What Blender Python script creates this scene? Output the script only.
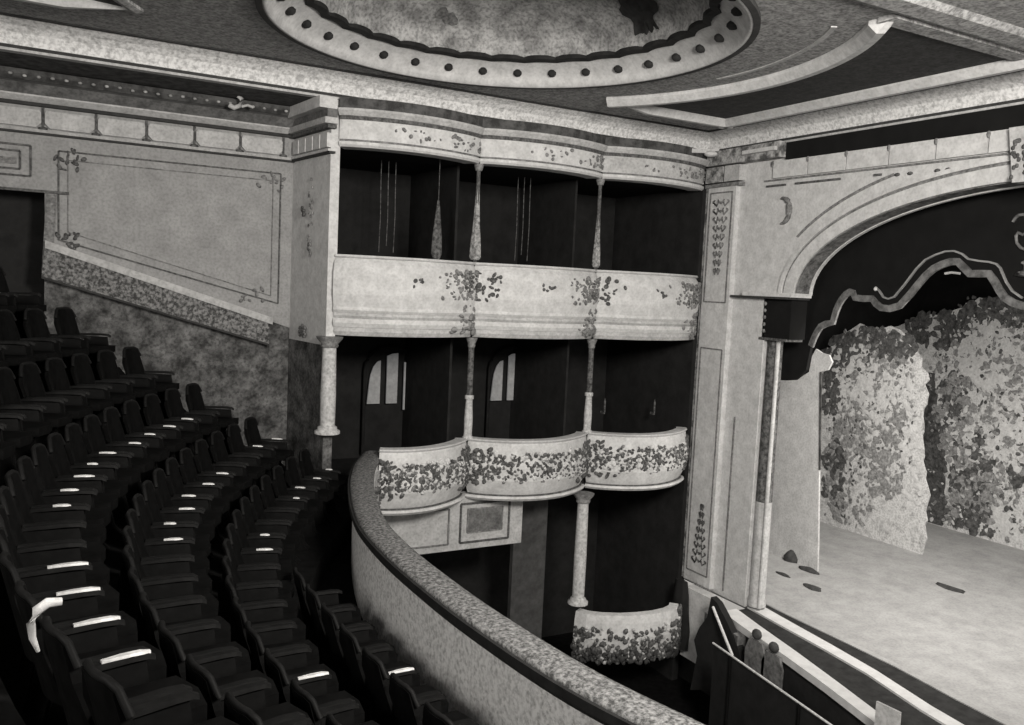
import bpy, bmesh, math, random
from mathutils import Vector, Matrix
sin, cos, pi, rad = math.sin, math.cos, math.pi, math.radians
random.seed(7)
S = bpy.context.scene
C = S.collection
for o in list(bpy.data.objects): bpy.data.objects.remove(o)
ZO = 7.0     # height of the photographer's eye above the stalls floor; the builders below count z from the eye

# ------------------------------------------------------------------ camera
FPX = 863.84
yaw, pitch, roll = rad(60.868), rad(-4.998), rad(2.639)
FW = Vector((cos(yaw)*cos(pitch), sin(yaw)*cos(pitch), sin(pitch)))
R0 = Vector((sin(yaw), -cos(yaw), 0)); U0 = R0.cross(FW)
RT = R0*cos(roll) + U0*sin(roll); UP = RT.cross(FW)
cd = bpy.data.cameras.new('camera'); cam = bpy.data.objects.new('camera', cd); C.objects.link(cam)
cd.sensor_width = 36; cd.lens = 36*FPX/1024; cd.clip_end = 200
M = Matrix((RT, UP, -FW)).transposed().to_4x4(); M.translation = Vector((0, 0, ZO)); cam.matrix_world = M
S.camera = cam

# ------------------------------------------------------------------ world, lights, exposure
w = bpy.data.worlds.new('house_ambient'); S.world = w; w.use_nodes = True
w.node_tree.nodes['Background'].inputs[0].default_value = (1, .955, .89, 1)
w.node_tree.nodes['Background'].inputs[1].default_value = .42
TINT = (1, .955, .89)
def area(name, loc, target, size, power, sy=None):
    l = bpy.data.lights.new(name, 'AREA'); l.energy = power; l.color = TINT; l.size = size
    if sy: l.shape = 'RECTANGLE'; l.size_y = sy
    o = bpy.data.objects.new(name, l); C.objects.link(o)
    o.location = Vector(loc) + Vector((0, 0, ZO))
    o.rotation_euler = (Vector(target)-Vector(loc)).to_track_quat('-Z', 'Y').to_euler()
    return o
area('house_fill', (3.6, .6, 1.9), (8.4, 11.5, -1.0), 1.6, 1000)          # added soft lamp out of view, brightens boxes and proscenium wall
area('gallery_fill', (-4.5, 2.0, 2.2), (4.0, 8.5, -2.0), 2.0, 420)        # added fill lamp behind the viewpoint, brightens rail and side wall
area('stage_batten', (12.0, 7.5, 1.0), (17.0, 9.5, -3.2), .5, 640, 6.0)    # border light behind the arch
S.view_settings.view_transform = 'Standard'; S.view_settings.look = 'None'
S.view_settings.exposure = 0; S.view_settings.gamma = 1; S.view_settings.use_curve_mapping = False

# ------------------------------------------------------------------ materials
MT = {}
def mat(name, c0, c1=None, scale=6, rough=.85, bump=.0, lo=.35, hi=.65, fine=0, metal=0, emit=0, spec=.3, detail=6):
    """grey surface whose tone wanders between c0 and c1 in blotches; 'fine' adds small dark specks of wear"""
    m = bpy.data.materials.new(name); m.use_nodes = True; nt = m.node_tree; N = nt.nodes; L = nt.links
    b = N['Principled BSDF']; b.inputs['Roughness'].default_value = rough; b.inputs['Metallic'].default_value = metal
    b.inputs['Specular IOR Level'].default_value = spec
    c1 = c0 if c1 is None else c1
    tc = N.new('ShaderNodeTexCoord')
    no = N.new('ShaderNodeTexNoise'); no.inputs['Scale'].default_value = scale; no.inputs['Detail'].default_value = detail; no.inputs['Roughness'].default_value = .65
    L.new(tc.outputs['Object'], no.inputs['Vector'])
    rp = N.new('ShaderNodeValToRGB'); e = rp.color_ramp.elements
    e[0].position = lo; e[1].position = hi; e[0].color = (c0, c0, c0, 1); e[1].color = (c1, c1, c1, 1)
    L.new(no.outputs['Fac'], rp.inputs['Fac']); col = rp.outputs['Color']
    if fine:
        n2 = N.new('ShaderNodeTexNoise'); n2.inputs['Scale'].default_value = 26; n2.inputs['Detail'].default_value = 3
        L.new(tc.outputs['Object'], n2.inputs['Vector'])
        r2 = N.new('ShaderNodeValToRGB'); q = r2.color_ramp.elements
        q[0].position = .34; q[1].position = .56; q[0].color = (1-fine,)*3+(1,); q[1].color = (1, 1, 1, 1)
        L.new(n2.outputs['Fac'], r2.inputs['Fac'])
        mx = N.new('ShaderNodeMix'); mx.data_type = 'RGBA'; mx.blend_type = 'MULTIPLY'; mx.inputs[0].default_value = 1
        L.new(col, mx.inputs[6]); L.new(r2.outputs['Color'], mx.inputs[7]); col = mx.outputs[2]
    L.new(col, b.inputs['Base Color'])
    if bump:
        bp = N.new('ShaderNodeBump'); bp.inputs['Strength'].default_value = bump; bp.inputs['Distance'].default_value = .03
        L.new(no.outputs['Fac'], bp.inputs['Height']); L.new(bp.outputs['Normal'], b.inputs['Normal'])
    if emit:
        L.new(col, b.inputs['Emission Color']); b.inputs['Emission Strength'].default_value = emit
    MT[name] = m; return m
mat('plaster', .40, .56, 5, fine=.22)
mat('plaster_white', .52, .68, 6, fine=.14)
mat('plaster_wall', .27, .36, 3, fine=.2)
mat('plaster_stain', .10, .5, 7, lo=.38, hi=.6, fine=.4)
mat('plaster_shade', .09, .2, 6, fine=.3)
mat('cove', .5, .8, 14, lo=.36, hi=.52, fine=.3)
mat('ceiling', .22, .5, 10, fine=.5)
mat('ceiling_dark', .035, .07, 8, fine=.4)
mat('line_dark', .03, .05, 8)
mat('ornament_dark', .05, .17, 20, fine=.4)
mat('ornament_mid', .14, .3, 14, fine=.4)
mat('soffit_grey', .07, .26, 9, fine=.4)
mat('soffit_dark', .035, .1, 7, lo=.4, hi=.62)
mat('wainscot', .035, .20, 4, lo=.36, hi=.66, fine=.5)
mat('speckled_band', .06, .26, 22, lo=.42, hi=.58, fine=.4)
mat('plush_cap', .06, .28, 30, lo=.4, hi=.62, fine=.3, bump=.4)
mat('rail_face', .5, .82, 24, lo=.36, hi=.52, fine=.25)
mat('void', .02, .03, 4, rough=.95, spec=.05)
mat('drape_dark', .016, .024, 5, rough=.9, spec=.1)
mat('carpet', .005, .011, 9, rough=.95, spec=.05)
mat('seat_leather', .003, .006, 12, rough=.8, spec=.04)
mat('seat_wood', .005, .010, 12, rough=.6, spec=.1)
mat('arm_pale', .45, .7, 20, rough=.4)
mat('iron_worn', .06, .2, 20, rough=.45, spec=.5)
mat('iron', .004, .008, 12, rough=.7, spec=.08)
mat('column_white', .42, .62, 14, fine=.3)
mat('column_grey', .04, .17, 16, lo=.4, hi=.6, fine=.3)
mat('cap_dark', .008, .02, 8)
mat('drape_pale', .1, .42, 18, lo=.38, hi=.6)
mat('stage_floor', .32, .42, 3, fine=.15)
mat('trough', .014, .035, 7)
mat('dim_cloth', .045, .08, 7)
mat('kerb', .55, .66, 5)
mat('flat_plain', .5, .66, 4, fine=.2)
mat('leaf_mid', .17, .38, 12, fine=.4)
mat('leaf_dark', .04, .15, 9, fine=.4)
mat('leaf_light', .5, .66, 7, fine=.2)
mat('leaf_pale', .34, .62, 6, lo=.34, hi=.52, fine=.35, detail=8)
mat('trunk_paint', .03, .11, 6, lo=.4, hi=.65)
mat('curtain_black', .009, .013, 3, rough=.9, spec=.1)
mat('braid', .07, .22, 9)
mat('braid_thin', .2, .34, 9)
mat('pane_lit', .26, .36, 12, emit=.2)
mat('lip', .012, .03, 10)
mat('dome_paint', .28, .62, 3.2, lo=.38, hi=.6, fine=.45)
mat('dome_figure', .02, .06, 6)
mat('prop_dark', .03, .07, 9)
mat('pit_grey', .06, .2, 12)

# ------------------------------------------------------------------ mesh helpers
ORG = {}
class MB:
    def __init__(s): s.v = []; s.f = []; s.sm = []
    def add(s, vs, fs, smooth=False):
        n = len(s.v); s.v += [Vector(p) for p in vs]; s.f += [tuple(i+n for i in f) for f in fs]; s.sm += [smooth]*len(fs); return s
    def box(s, a, b):
        (x0, y0, z0), (x1, y1, z1) = a, b
        return s.add([(x0,y0,z0),(x1,y0,z0),(x1,y1,z0),(x0,y1,z0),(x0,y0,z1),(x1,y0,z1),(x1,y1,z1),(x0,y1,z1)],
                     [(3,2,1,0),(4,5,6,7),(0,1,5,4),(1,2,6,5),(2,3,7,6),(3,0,4,7)])
    def loft(s, rings, closed=False, cap=True, smooth=False):
        """rings of equally many points, each ring a closed loop"""
        n = len(rings[0]); vs = [p for r in rings for p in r]; fs = []
        m = len(rings); k = m if closed else m-1
        for i in range(k):
            j = (i+1) % m
            for a in range(n):
                b = (a+1) % n; fs.append((i*n+a, i*n+b, j*n+b, j*n+a))
        s.add(vs, fs, smooth)
        if cap and not closed:
            s.add(rings[0], [tuple(range(n))[::-1]]); s.add(rings[-1], [tuple(range(n))])
        return s
    def tube(s, pts, r, n=8, smooth=True, cap=True, taper=None, closed=False):
        pts = [Vector(p) for p in pts]; rings = []
        for i, p in enumerate(pts):
            if closed: d = pts[(i+1) % len(pts)]-pts[i-1]
            else: d = pts[min(i+1, len(pts)-1)]-pts[max(i-1, 0)]
            d.normalize(); a = Vector((0, 0, 1)) if abs(d.z) < .9 else Vector((1, 0, 0))
            x = d.cross(a).normalized(); y = d.cross(x)
            rr = r if taper is None else r*taper[i]
            rings.append([p+(x*cos(2*pi*k/n)+y*sin(2*pi*k/n))*rr for k in range(n)])
        return s.loft(rings, closed=closed, cap=cap, smooth=smooth)
    def lathe(s, c, prof, n=14, smooth=True):
        c = Vector(c)
        return s.loft([[c+Vector((r*cos(2*pi*k/n), r*sin(2*pi*k/n), z)) for k in range(n)] for r, z in prof], smooth=smooth)
    def blob(s, c, r, n=6, m=4, rot=0):
        """small low ellipsoid, r = (rx, ry, rz)"""
        c = Vector(c); vs = []; R = Matrix.Rotation(rot, 3, 'Y')
        for i in range(m+1):
            t = pi*i/m
            for k in range(n):
                p = 2*pi*k/n
                vs.append(c+R@Vector((r[0]*sin(t)*cos(p), r[1]*sin(t)*sin(p), r[2]*cos(t))))
        fs = [(i*n+k, i*n+(k+1) % n, (i+1)*n+(k+1) % n, (i+1)*n+k) for i in range(m) for k in range(n)]
        return s.add(vs, fs, True)
    def prism(s, poly, ax, d0, d1):
        """outline poly (a,b) extruded along axis ax from d0 to d1"""
        def P(a, b, d): return ((d, a, b), (a, d, b), (a, b, d))[ax]
        n = len(poly)
        vs = [P(a, b, d0) for a, b in poly]+[P(a, b, d1) for a, b in poly]
        fs = [tuple(range(n)), tuple(range(2*n-1, n-1, -1))]+[(i, (i+1) % n, n+(i+1) % n, n+i) for i in range(n)]
        return s.add(vs, fs)
    def build(s, name, material, parent=None, local=False, base=None):
        me = bpy.data.meshes.new(name)
        if parent is not None: org = ORG[parent.name]
        elif local: org = Vector((0, 0, 0))
        elif base: org = Vector(base)
        else:
            xs = [p.x for p in s.v]; ys = [p.y for p in s.v]
            org = Vector(((min(xs)+max(xs))/2, (min(ys)+max(ys))/2, min(p.z for p in s.v)))
        me.from_pydata([p-org for p in s.v], [], s.f)
        me.polygons.foreach_set('use_smooth', s.sm)
        bm = bmesh.new(); bm.from_mesh(me); bmesh.ops.recalc_face_normals(bm, faces=bm.faces); bm.to_mesh(me); bm.free()
        me.materials.append(MT[material]); me.update()
        o = bpy.data.objects.new(name, me); C.objects.link(o); ORG[o.name] = org
        if parent is not None: o.parent = parent
        elif not local: o.location = org+Vector((0, 0, ZO))
        return o
def tag(o, label, cat, group=None, kind=None):
    o['label'] = label; o['category'] = cat
    if group: o['group'] = group
    if kind: o['kind'] = kind
    return o
def thing(name, loc, label, cat, group=None, kind=None):
    o = bpy.data.objects.new(name, None); C.objects.link(o); o.empty_display_size = .2
    o.location = Vector(loc)+Vector((0, 0, ZO)); ORG[o.name] = Vector(loc)
    return tag(o, label, cat, group, kind)
def stuff(o): o['kind'] = 'stuff'; return o
def sweep(path, prof, side=None):
    """path: [(u,v)], prof: closed [(out,z)], out measured to the right-hand normal of the path"""
    rings = []; n = len(path)
    for i, (x, y) in enumerate(path):
        a = path[max(i-1, 0)]; b = path[min(i+1, n-1)]; dx, dy = b[0]-a[0], b[1]-a[1]; l = math.hypot(dx, dy)
        nx, ny = dy/l, -dx/l
        rings.append([Vector((x+nx*o, y+ny*o, z)) for o, z in prof])
    return rings
def inter(v, xs, ys):
    """smooth (Catmull-Rom) table lookup"""
    for i in range(len(xs)-1):
        if v <= xs[i+1] or i == len(xs)-2:
            t = (v-xs[i])/(xs[i+1]-xs[i]); p1, p2 = ys[i], ys[i+1]
            m1 = (ys[i+1]-ys[max(i-1, 0)])/(xs[i+1]-xs[max(i-1, 0)])*(xs[i+1]-xs[i])
            m2 = (ys[min(i+2, len(ys)-1)]-ys[i])/(xs[min(i+2, len(xs)-1)]-xs[i])*(xs[i+1]-xs[i])
            return (2*t**3-3*t*t+1)*p1+(t**3-2*t*t+t)*m1+(-2*t**3+3*t*t)*p2+(t**3-t*t)*m2

WL = 13.0            # plane of the plain side wall
WB = 11.7            # plane of the box fronts at the piers
PU = 10.3            # plane of the proscenium wall
PIER = [3.65, 5.8, 8.0, 10.15]
ZC = 2.75            # ceiling

# ------------------------------------------------------------------ ceiling, cove, dome
DC = (4.45, 8.4)
def ceiling_piece():
    n = 96; rin, rout = [], []
    u0, u1, v0, v1 = -7.0, 10.05, -2.5, 11.45
    for k in range(n):
        t = 2*pi*k/n; cx, sy = cos(t), sin(t)
        rin.append((DC[0]+2.5*cx, DC[1]+2.5*sy, ZC))
        d = min(((u1-DC[0])/cx if cx > 1e-6 else 1e9), ((u0-DC[0])/cx if cx < -1e-6 else 1e9), ((v1-DC[1])/sy if sy > 1e-6 else 1e9), ((v0-DC[1])/sy if sy < -1e-6 else 1e9))
        rout.append((DC[0]+d*cx, DC[1]+d*sy, ZC))
    for (a, b) in ((u0, v0), (u1, v0), (u0, v1), (u1, v1)):
        t = math.atan2(b-DC[1], a-DC[0]) % (2*pi); k = round(t/(2*pi)*n) % n; rout[k] = (a, b, ZC)
    m = MB(); m.loft([rin, rout], cap=False)
    top = [[(p[0], p[1], p[2]+.9) for p in rout]]
    m.add([(u0, v0, ZC+1.2), (u1, v0, ZC+1.2), (u1, v1, ZC+1.2), (u0, v1, ZC+1.2)], [(0, 1, 2, 3)])
    return m
ceil = tag(ceiling_piece().build('ceiling', 'ceiling', base=(DC[0], DC[1], ZC)), 'mottled grey plaster auditorium ceiling around the painted dome', 'ceiling', kind='structure')
# spandrel panels with moulded frames
ARC = (4.45, 8.2, 3.62)
def arcpts(r, a0, a1, n=28): return [(ARC[0]+r*cos(a0+(a1-a0)*i/n), ARC[1]+r*sin(a0+(a1-a0)*i/n)) for i in range(n+1)]
a_top = math.asin((10.5-ARC[1])/ARC[2]); a_bot = math.asin((5.78-ARC[1])/ARC[2])
for sgn, uo, lab in ((1, 9.5, 'dark spandrel panel with pale moulded frame in ceiling corner above proscenium'), (-1, -.6, 'spandrel panel with pale moulded frame at the top left of the ceiling')):
    ev = 10.5 if sgn > 0 else 10.27
    if sgn > 0: pts = arcpts(ARC[2], a_bot, a_top)
    else: pts = [(x-.5, y) for x, y in arcpts(ARC[2], pi-a_bot, pi-math.asin((ev-ARC[1])/ARC[2]))]
    t = thing('ceiling_spandrel', (uo-sgn*.8, 8.2, ZC-.12), lab, 'ceiling panel', 'moulded ceiling spandrels')
    poly = pts+[(uo, ev), (uo, 5.78)]
    m = MB(); m.prism(poly, 2, ZC-.012, ZC+.02); m.build('panel', 'ceiling_dark', t)
    prof = [(-.13, ZC+.01), (-.13, ZC-.04), (-.05, ZC-.12), (.03, ZC-.12), (.10, ZC-.03), (.10, ZC+.01)]
    ra = sweep(pts, prof if sgn > 0 else [(.07, ZC+.01), (.07, ZC-.03), (.0, ZC-.05), (-.07, ZC-.03), (-.07, ZC+.01)]); ra[0] = [(pts[0][0]+.02*i, pts[0][1]-.1, ZC-.002) for i in range(len(ra[0]))]
    MB().loft(ra).build('arc_moulding', 'plaster_white' if sgn > 0 else 'ceiling', t)
    thin = arcpts(ARC[2]-.42, a_bot+.1 if sgn > 0 else pi-a_bot-.1, a_top-.55 if sgn > 0 else pi-a_top+.55)
    MB().loft(sweep(thin, [(-.03, ZC+.01), (-.03, ZC-.012), (.03, ZC-.012), (.03, ZC+.01)])).build('thin_moulding', 'plaster', t)
    MB().loft(sweep([(uo, 5.7), (uo, ev+.12)], prof)).build('edge_moulding', 'plaster_white', t)
    rr = sweep([pts[-1], (pts[-1][0]+sgn*.7, ev), (uo+sgn*.1, ev)], prof); rr[0] = [(pts[-1][0]-sgn*.05, ev, ZC-.005+.001*i) for i in range(len(prof))]
    MB().loft(rr).build('edge_moulding', 'plaster_white', t)
    MB().loft(sweep([pts[0], (uo, 5.78)], [(-.1, ZC+.01), (-.1, ZC-.05), (.1, ZC-.05), (.1, ZC+.01)])).build('edge_moulding', 'ceiling', t)
for vv in (5.45,):
    tag(MB().loft(sweep([(5.6, vv), (9.9, vv)], [(-.2, ZC+.01), (-.2, ZC-.03), (-.1, ZC-.06), (.12, ZC-.05), (.2, ZC+.01)])).build('trim_1', 'ceiling', None), 'flat plaster band crossing the ceiling beyond the dark spandrel', 'trim', kind='structure')
# dome
t = thing('ceiling_dome', (DC[0], DC[1], ZC), 'shallow painted dome with a pale bossed ring in the ceiling', 'dome', kind='structure')
def ringpts(r, z, n=96, amp=0, k=32): return [(DC[0]+(r+amp*abs(sin(k*pi*i/n)))*cos(2*pi*i/n), DC[1]+(r+amp*abs(sin(k*pi*i/n)))*sin(2*pi*i/n), z) for i in range(n)]
rp = [ringpts(r, z) for r, z in ((2.56, ZC), (2.54, ZC-.05), (2.49, ZC-.05), (2.46, ZC+.02), (2.40, ZC+.09), (2.31, ZC+.17), (2.2, ZC+.22))]
MB().loft(rp, cap=False, smooth=True).build('dome_ring', 'plaster_white', t)
MB().loft([ringpts(2.53, ZC-.055), ringpts(2.6, ZC-.05), ringpts(2.6, ZC+.01), ringpts(2.53, ZC+.01)], closed=True).build('ring_edge', 'line_dark', t)
n = 192; lip = [[(DC[0]+rr*cos(a), DC[1]+rr*sin(a), z) for rr, z in ((2.23-.06*abs(sin(16*a)), ZC+.2), (2.23-.06*abs(sin(16*a)), ZC+.26), (2.13-.05*abs(sin(16*a)), ZC+.27), (2.13-.05*abs(sin(16*a)), ZC+.22))] for a in [2*pi*i/n for i in range(n)]]
MB().loft(lip, closed=True).build('scalloped_lip', 'lip', t)
pr = [(2.15, ZC+.24)]+[(2.1*cos(a), ZC+.27+.75*sin(a)) for a in [i*pi/2/9 for i in range(10)]]
dome = MB().loft([ringpts(max(r, .01), z) for r, z in pr], cap=False, smooth=True).build('dome_shell', 'dome_paint', t)
boss = None
for k in range(32):
    a = 2*pi*(k+.2)/32; p = Vector((DC[0]+2.37*cos(a), DC[1]+2.37*sin(a), ZC+.105))
    if boss is None:
        m = MB(); m.blob((0, 0, 0), (.072, .06, .05), 8, 5); boss = m.build('ring_boss', 'lip', None, local=True); o = boss
    else: o = boss.copy(); C.objects.link(o)
    o.parent = t; o.location = p-ORG[t.name]; o.rotation_euler = (0, 0, a)
# painted dark figures on the dome surface (thin relief of the fresco)
def dome_patch(name, cen, outline, m_):
    mb = MB(); vs = []
    for a, r in outline:
        x = cen[0]+r*cos(a); y = cen[1]+r*sin(a); vs.append((x, y))
    def zz(x, y):
        d = min(math.hypot(x-DC[0], y-DC[1]), 2.09); return ZC+.27+.75*math.sqrt(max(0, 1-(d/2.1)**2))
    ring = [(x, y, zz(x, y)-.025) for x, y in vs]; c0 = (cen[0], cen[1], zz(*cen)-.025); n = len(ring)
    mid = [((x+cen[0])/2, (y+cen[1])/2, zz((x+cen[0])/2, (y+cen[1])/2)-.025) for x, y in vs]
    mb.add([c0]+mid+ring, [(0, 1+i, 1+(i+1) % n) for i in range(n)]+[(1+i, 1+n+i, 1+n+(i+1) % n, 1+(i+1) % n) for i in range(n)])
    return mb.build(name, m_, t)
def dome_hit(x, y):
    d = FW+RT*((x-512)/FPX)-UP*((y-362.5)/FPX); k = 6.0
    while k < 20:
        p = d*k; rr = math.hypot(p.x-DC[0], p.y-DC[1])
        if rr < 2.1 and p.z > ZC+.27+.75*math.sqrt(max(0, 1-(rr/2.1)**2)): return (p.x, p.y)
        k += .01
    return (5.75, 8.35)
FIG = dome_hit(642, 12)
dome_patch('painted_figure', FIG, [(2*pi*i/26, .3*(1+.28*sin(2*2*pi*i/26+.6)+.2*sin(3*2*pi*i/26+1)+.12*sin(7*2*pi*i/26))) for i in range(26)], 'dome_figure')
dome_patch('painted_figure', dome_hit(447, 14), [(2*pi*i/18, .11*(1+.5*sin(2*2*pi*i/18+1)+.2*sin(5*2*pi*i/18))) for i in range(18)], 'ornament_mid')

# cove running along side wall and proscenium
cv = [(0, 2.5), (.02, 2.56), (.06, 2.63), (.14, 2.69), (.26, 2.74), (.3, 2.76), (-.3, 2.76), (-.3, 2.5)]
m = MB()
side = [(-7, 11.72), (10.28, 11.72)]
def lpath(off):  # L-shaped line along side wall then proscenium, set back by off
    return [(-7, 11.72-off), (10.25-off, 11.72-off), (10.25-off, -2.5)]
m.loft([[(-7, 11.72-o, z) for o, z in cv], [(10.25-o, 11.72-o, z) for o, z in cv], [(10.25-o, -2.5, z) for o, z in cv]], smooth=False)
tag(m.build('trim_2', 'cove', None), 'pale curved cove between the walls and the ceiling', 'trim', kind='structure')
def Lbar(name, prof, material, label, v0=11.72, u0=10.25, ua=-7, vb=-2.5):
    mb = MB(); mb.loft([[(ua, v0-o, z) for o, z in prof], [(u0-o, v0-o, z) for o, z in prof], [(u0-o, vb, z) for o, z in prof]])
    return tag(mb.build(name, material), label, 'trim', kind='structure')
Lbar('trim_3', [(-.05, 2.5), (-.05, 2.455), (.0, 2.455), (.0, 2.5)], 'line_dark', 'dark shadow moulding under the ceiling cove')
Lbar('trim_4', [(-.1, 2.455), (-.1, 2.425), (.03, 2.425), (.03, 2.455)], 'plaster', 'thin pale fillet below the ceiling cove')
Lbar('trim_5', [(.3, 2.765), (.3, 2.735), (.36, 2.735), (.36, 2.765)], 'line_dark', 'dark line where the cove meets the ceiling')
# soffit over the plain side wall
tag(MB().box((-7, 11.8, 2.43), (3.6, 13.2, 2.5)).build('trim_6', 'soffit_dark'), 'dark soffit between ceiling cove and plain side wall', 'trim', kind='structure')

# ------------------------------------------------------------------ plain side wall
t = thing('wall_left', (1.0, WL, -6.5), 'grey plaster side wall with a large moulded panel above the gallery seats', 'wall', kind='structure')
def sl(u): return .31-.318*u           # sloping top of the stair band
u_end = 3.4
m = MB()
for poly in ([(.14, sl(.14)), (u_end, sl(u_end)), (u_end, 2.5), (.14, 2.5)], [(-7, .97), (.14, .97), (.14, 2.5), (-7, 2.5)]):
    m.prism(poly, 1, WL, WL+.25)
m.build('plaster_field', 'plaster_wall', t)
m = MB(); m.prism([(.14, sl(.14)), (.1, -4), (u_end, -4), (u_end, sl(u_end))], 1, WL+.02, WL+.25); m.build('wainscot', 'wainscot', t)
m = MB(); m.prism([(.1, sl(.1)-.42), (3.06, sl(3.06)-.34), (3.06, sl(3.06)-.03), (.14, sl(.14)-.03)], 1, WL-.1, WL+.03); m.build('sloping_band', 'speckled_band', t)
m = MB(); m.prism([(.14, sl(.14)-.04), (3.1, sl(3.1)-.04), (3.1, sl(3.1)+.06), (.14, sl(.14)+.06)], 1, WL-.13, WL+.03); m.build('band_ledge', 'plaster', t)
m = MB(); m.prism([(.1, sl(.1)-.45), (3.06, sl(3.06)-.37), (3.06, sl(3.06)-.34), (.1, sl(.1)-.42)], 1, WL-.12, WL+.03); m.build('band_shadow_line', 'line_dark', t)
# mouldings of the big panel
def bar(m, p, q, wd=.028, d=.02, y=WL):
    p = Vector((p[0], p[1])); q = Vector((q[0], q[1])); e = (q-p).normalized(); nn = Vector((-e.y, e.x))*wd/2
    m.prism([tuple(p-nn), tuple(q-nn), tuple(q+nn), tuple(p+nn)], 1, y-d, y+.02)
m = MB()
PL = [(.3, 1.50), (3.2, 1.50), (3.2, sl(3.2)+.36), (2.8, sl(2.8)+.28), (.3, sl(.3)+.2)]
def panel_frame(ins, wd, nm, mt_):
    m = MB(); q = [(PL[0][0]+ins, PL[0][1]-ins), (PL[1][0]-ins, PL[1][1]-ins), (PL[1][0]-ins, sl(3.2)+.3+ins), (PL[0][0]+ins, sl(.3)+.13+ins)]
    for i in range(4): bar(m, q[i], q[(i+1) % 4], wd)
    m.build(nm, mt_, t)
panel_frame(0, .02, 'panel_moulding', 'ornament_dark'); panel_frame(.11, .012, 'panel_moulding', 'ornament_mid')
def corner_leaves(cx, cz, y=WL, n=16, R=.2, mt_='ornament_dark', nm='corner_ornament', par=None, nrm=(0, -1)):
    m = MB()
    for i in range(n):
        a = random.uniform(0, 2*pi); r = R*math.sqrt(random.random())
        m.blob((cx+r*cos(a), y-.012, cz+r*sin(a)), (random.uniform(.02, .05), .018, random.uniform(.012, .03)), 6, 4, random.uniform(0, 3))
    return stuff(m.build(nm, mt_, par or t))
corner_leaves(.44, 1.36); corner_leaves(3.06, 1.36, n=12, mt_='ornament_mid'); corner_leaves(.42, .36, n=14, R=.14); corner_leaves(2.85, -.35, n=9, mt_='ornament_mid')
m = MB()
for q in ([(-.9, 1.53), (-.02, 1.53), (-.02, 1.14), (-.9, 1.14)], [(-.9, 1.45), (-.14, 1.45), (-.14, 1.22), (-.9, 1.22)]):
    for i in range(3): bar(m, q[i], q[i+1], .025)
m.build('door_panel_moulding', 'ornament_dark', t)
m = MB(); m.box((-.9, WL-.02, 1.28), (-.18, WL+.01, 1.36)); m.build('door_panel_inlay', 'ornament_mid', t)
MB().box((-1.2, WL-.05, .94), (.42, WL+.02, .975)).build('door_lintel', 'ornament_dark', t)
MB().prism([(.10, -.1), (.22, -.1), (.28, .95), (.16, .95)], 1, WL-.03, WL+.1).build('door_jamb', 'ornament_mid', t)
# frieze: dark recess with blocks standing proud
MB().box((-7, WL-.03, 1.70), (u_end, WL+.02, 2.05)).build('frieze_ground', 'plaster_wall', t)
blk = None
for k in range(8):
    u1_ = 3.2-.62*k
    m = MB(); a, b, z0, z1 = u1_-.58, u1_, 1.765, 1.985; c = .06
    poly = [(a+c, z0), (b-c, z0), (b, z0+c), (b, z1-c*.5), (b-c*.4, z1), (a+c*.4, z1), (a, z1-c*.5), (a, z0+c)]
    m.prism(poly, 1, WL-.075, WL-.02); m.build('frieze_block', 'plaster', t)
    m = MB(); m.box((b+.005, WL-.05, 1.74), (b+.035, WL-.02, 2.03)); m.blob((b+.02, WL-.05, 1.76), (.06, .02, .025)); m.build('frieze_divider', 'ornament_dark', t)
def wallbar(prof, nm, mt_, u0=-7, u1=u_end): MB().loft([[(u0, WL-o, z) for o, z in prof], [(u1, WL-o, z) for o, z in prof]]).build(nm, mt_, t)
wallbar([(0, 1.68), (.06, 1.68), (.06, 1.705), (0, 1.705)], 'frieze_line', 'line_dark')
wallbar([(0, 1.705), (.07, 1.705), (.09, 1.74), (0, 1.74)], 'frieze_fillet', 'plaster')
wallbar([(0, 2.03), (.1, 2.03), (.1, 2.07), (0, 2.07)], 'dentil_shadow', 'line_dark')
wallbar([(0, 2.07), (.12, 2.07), (.16, 2.10), (.2, 2.13), (.2, 2.15), (0, 2.15)], 'cornice_fillet', 'plaster')
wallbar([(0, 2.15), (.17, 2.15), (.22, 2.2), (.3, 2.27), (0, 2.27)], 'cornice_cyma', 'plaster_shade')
wallbar([(0, 2.27), (.28, 2.27), (.28, 2.3), (0, 2.3)], 'cornice_line', 'line_dark')
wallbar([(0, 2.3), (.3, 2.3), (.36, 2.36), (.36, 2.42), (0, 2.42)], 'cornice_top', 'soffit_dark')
for k in range(26):
    m = MB(); m.blob((-.55+.155*k, WL-.36, 2.345+random.uniform(-.01, .01)), (.028, .02, .018)); m.build('cornice_bead', 'plaster_wall' if k % 3 else 'plaster', t)
m = MB(); m.tube([(2.35, WL-.5, 2.3), (2.42, WL-.5, 2.27), (2.5, WL-.5, 2.31), (2.52, WL-.5, 2.4), (2.47, WL-.5, 2.44)], .035, 6); m.tube([(2.52, WL-.5, 2.3), (2.6, WL-.5, 2.33), (2.68, WL-.5, 2.31)], .02, 6); m.build('scroll_bracket', 'plaster', t)
# dark doorway at far left
tag(MB().box((-7, WL+.6, -6), (3.4, WL+.8, 1.2)).build('door_1', 'void'), 'dark open doorway at the head of the gallery stairs', 'doorway', kind='structure')

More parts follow.
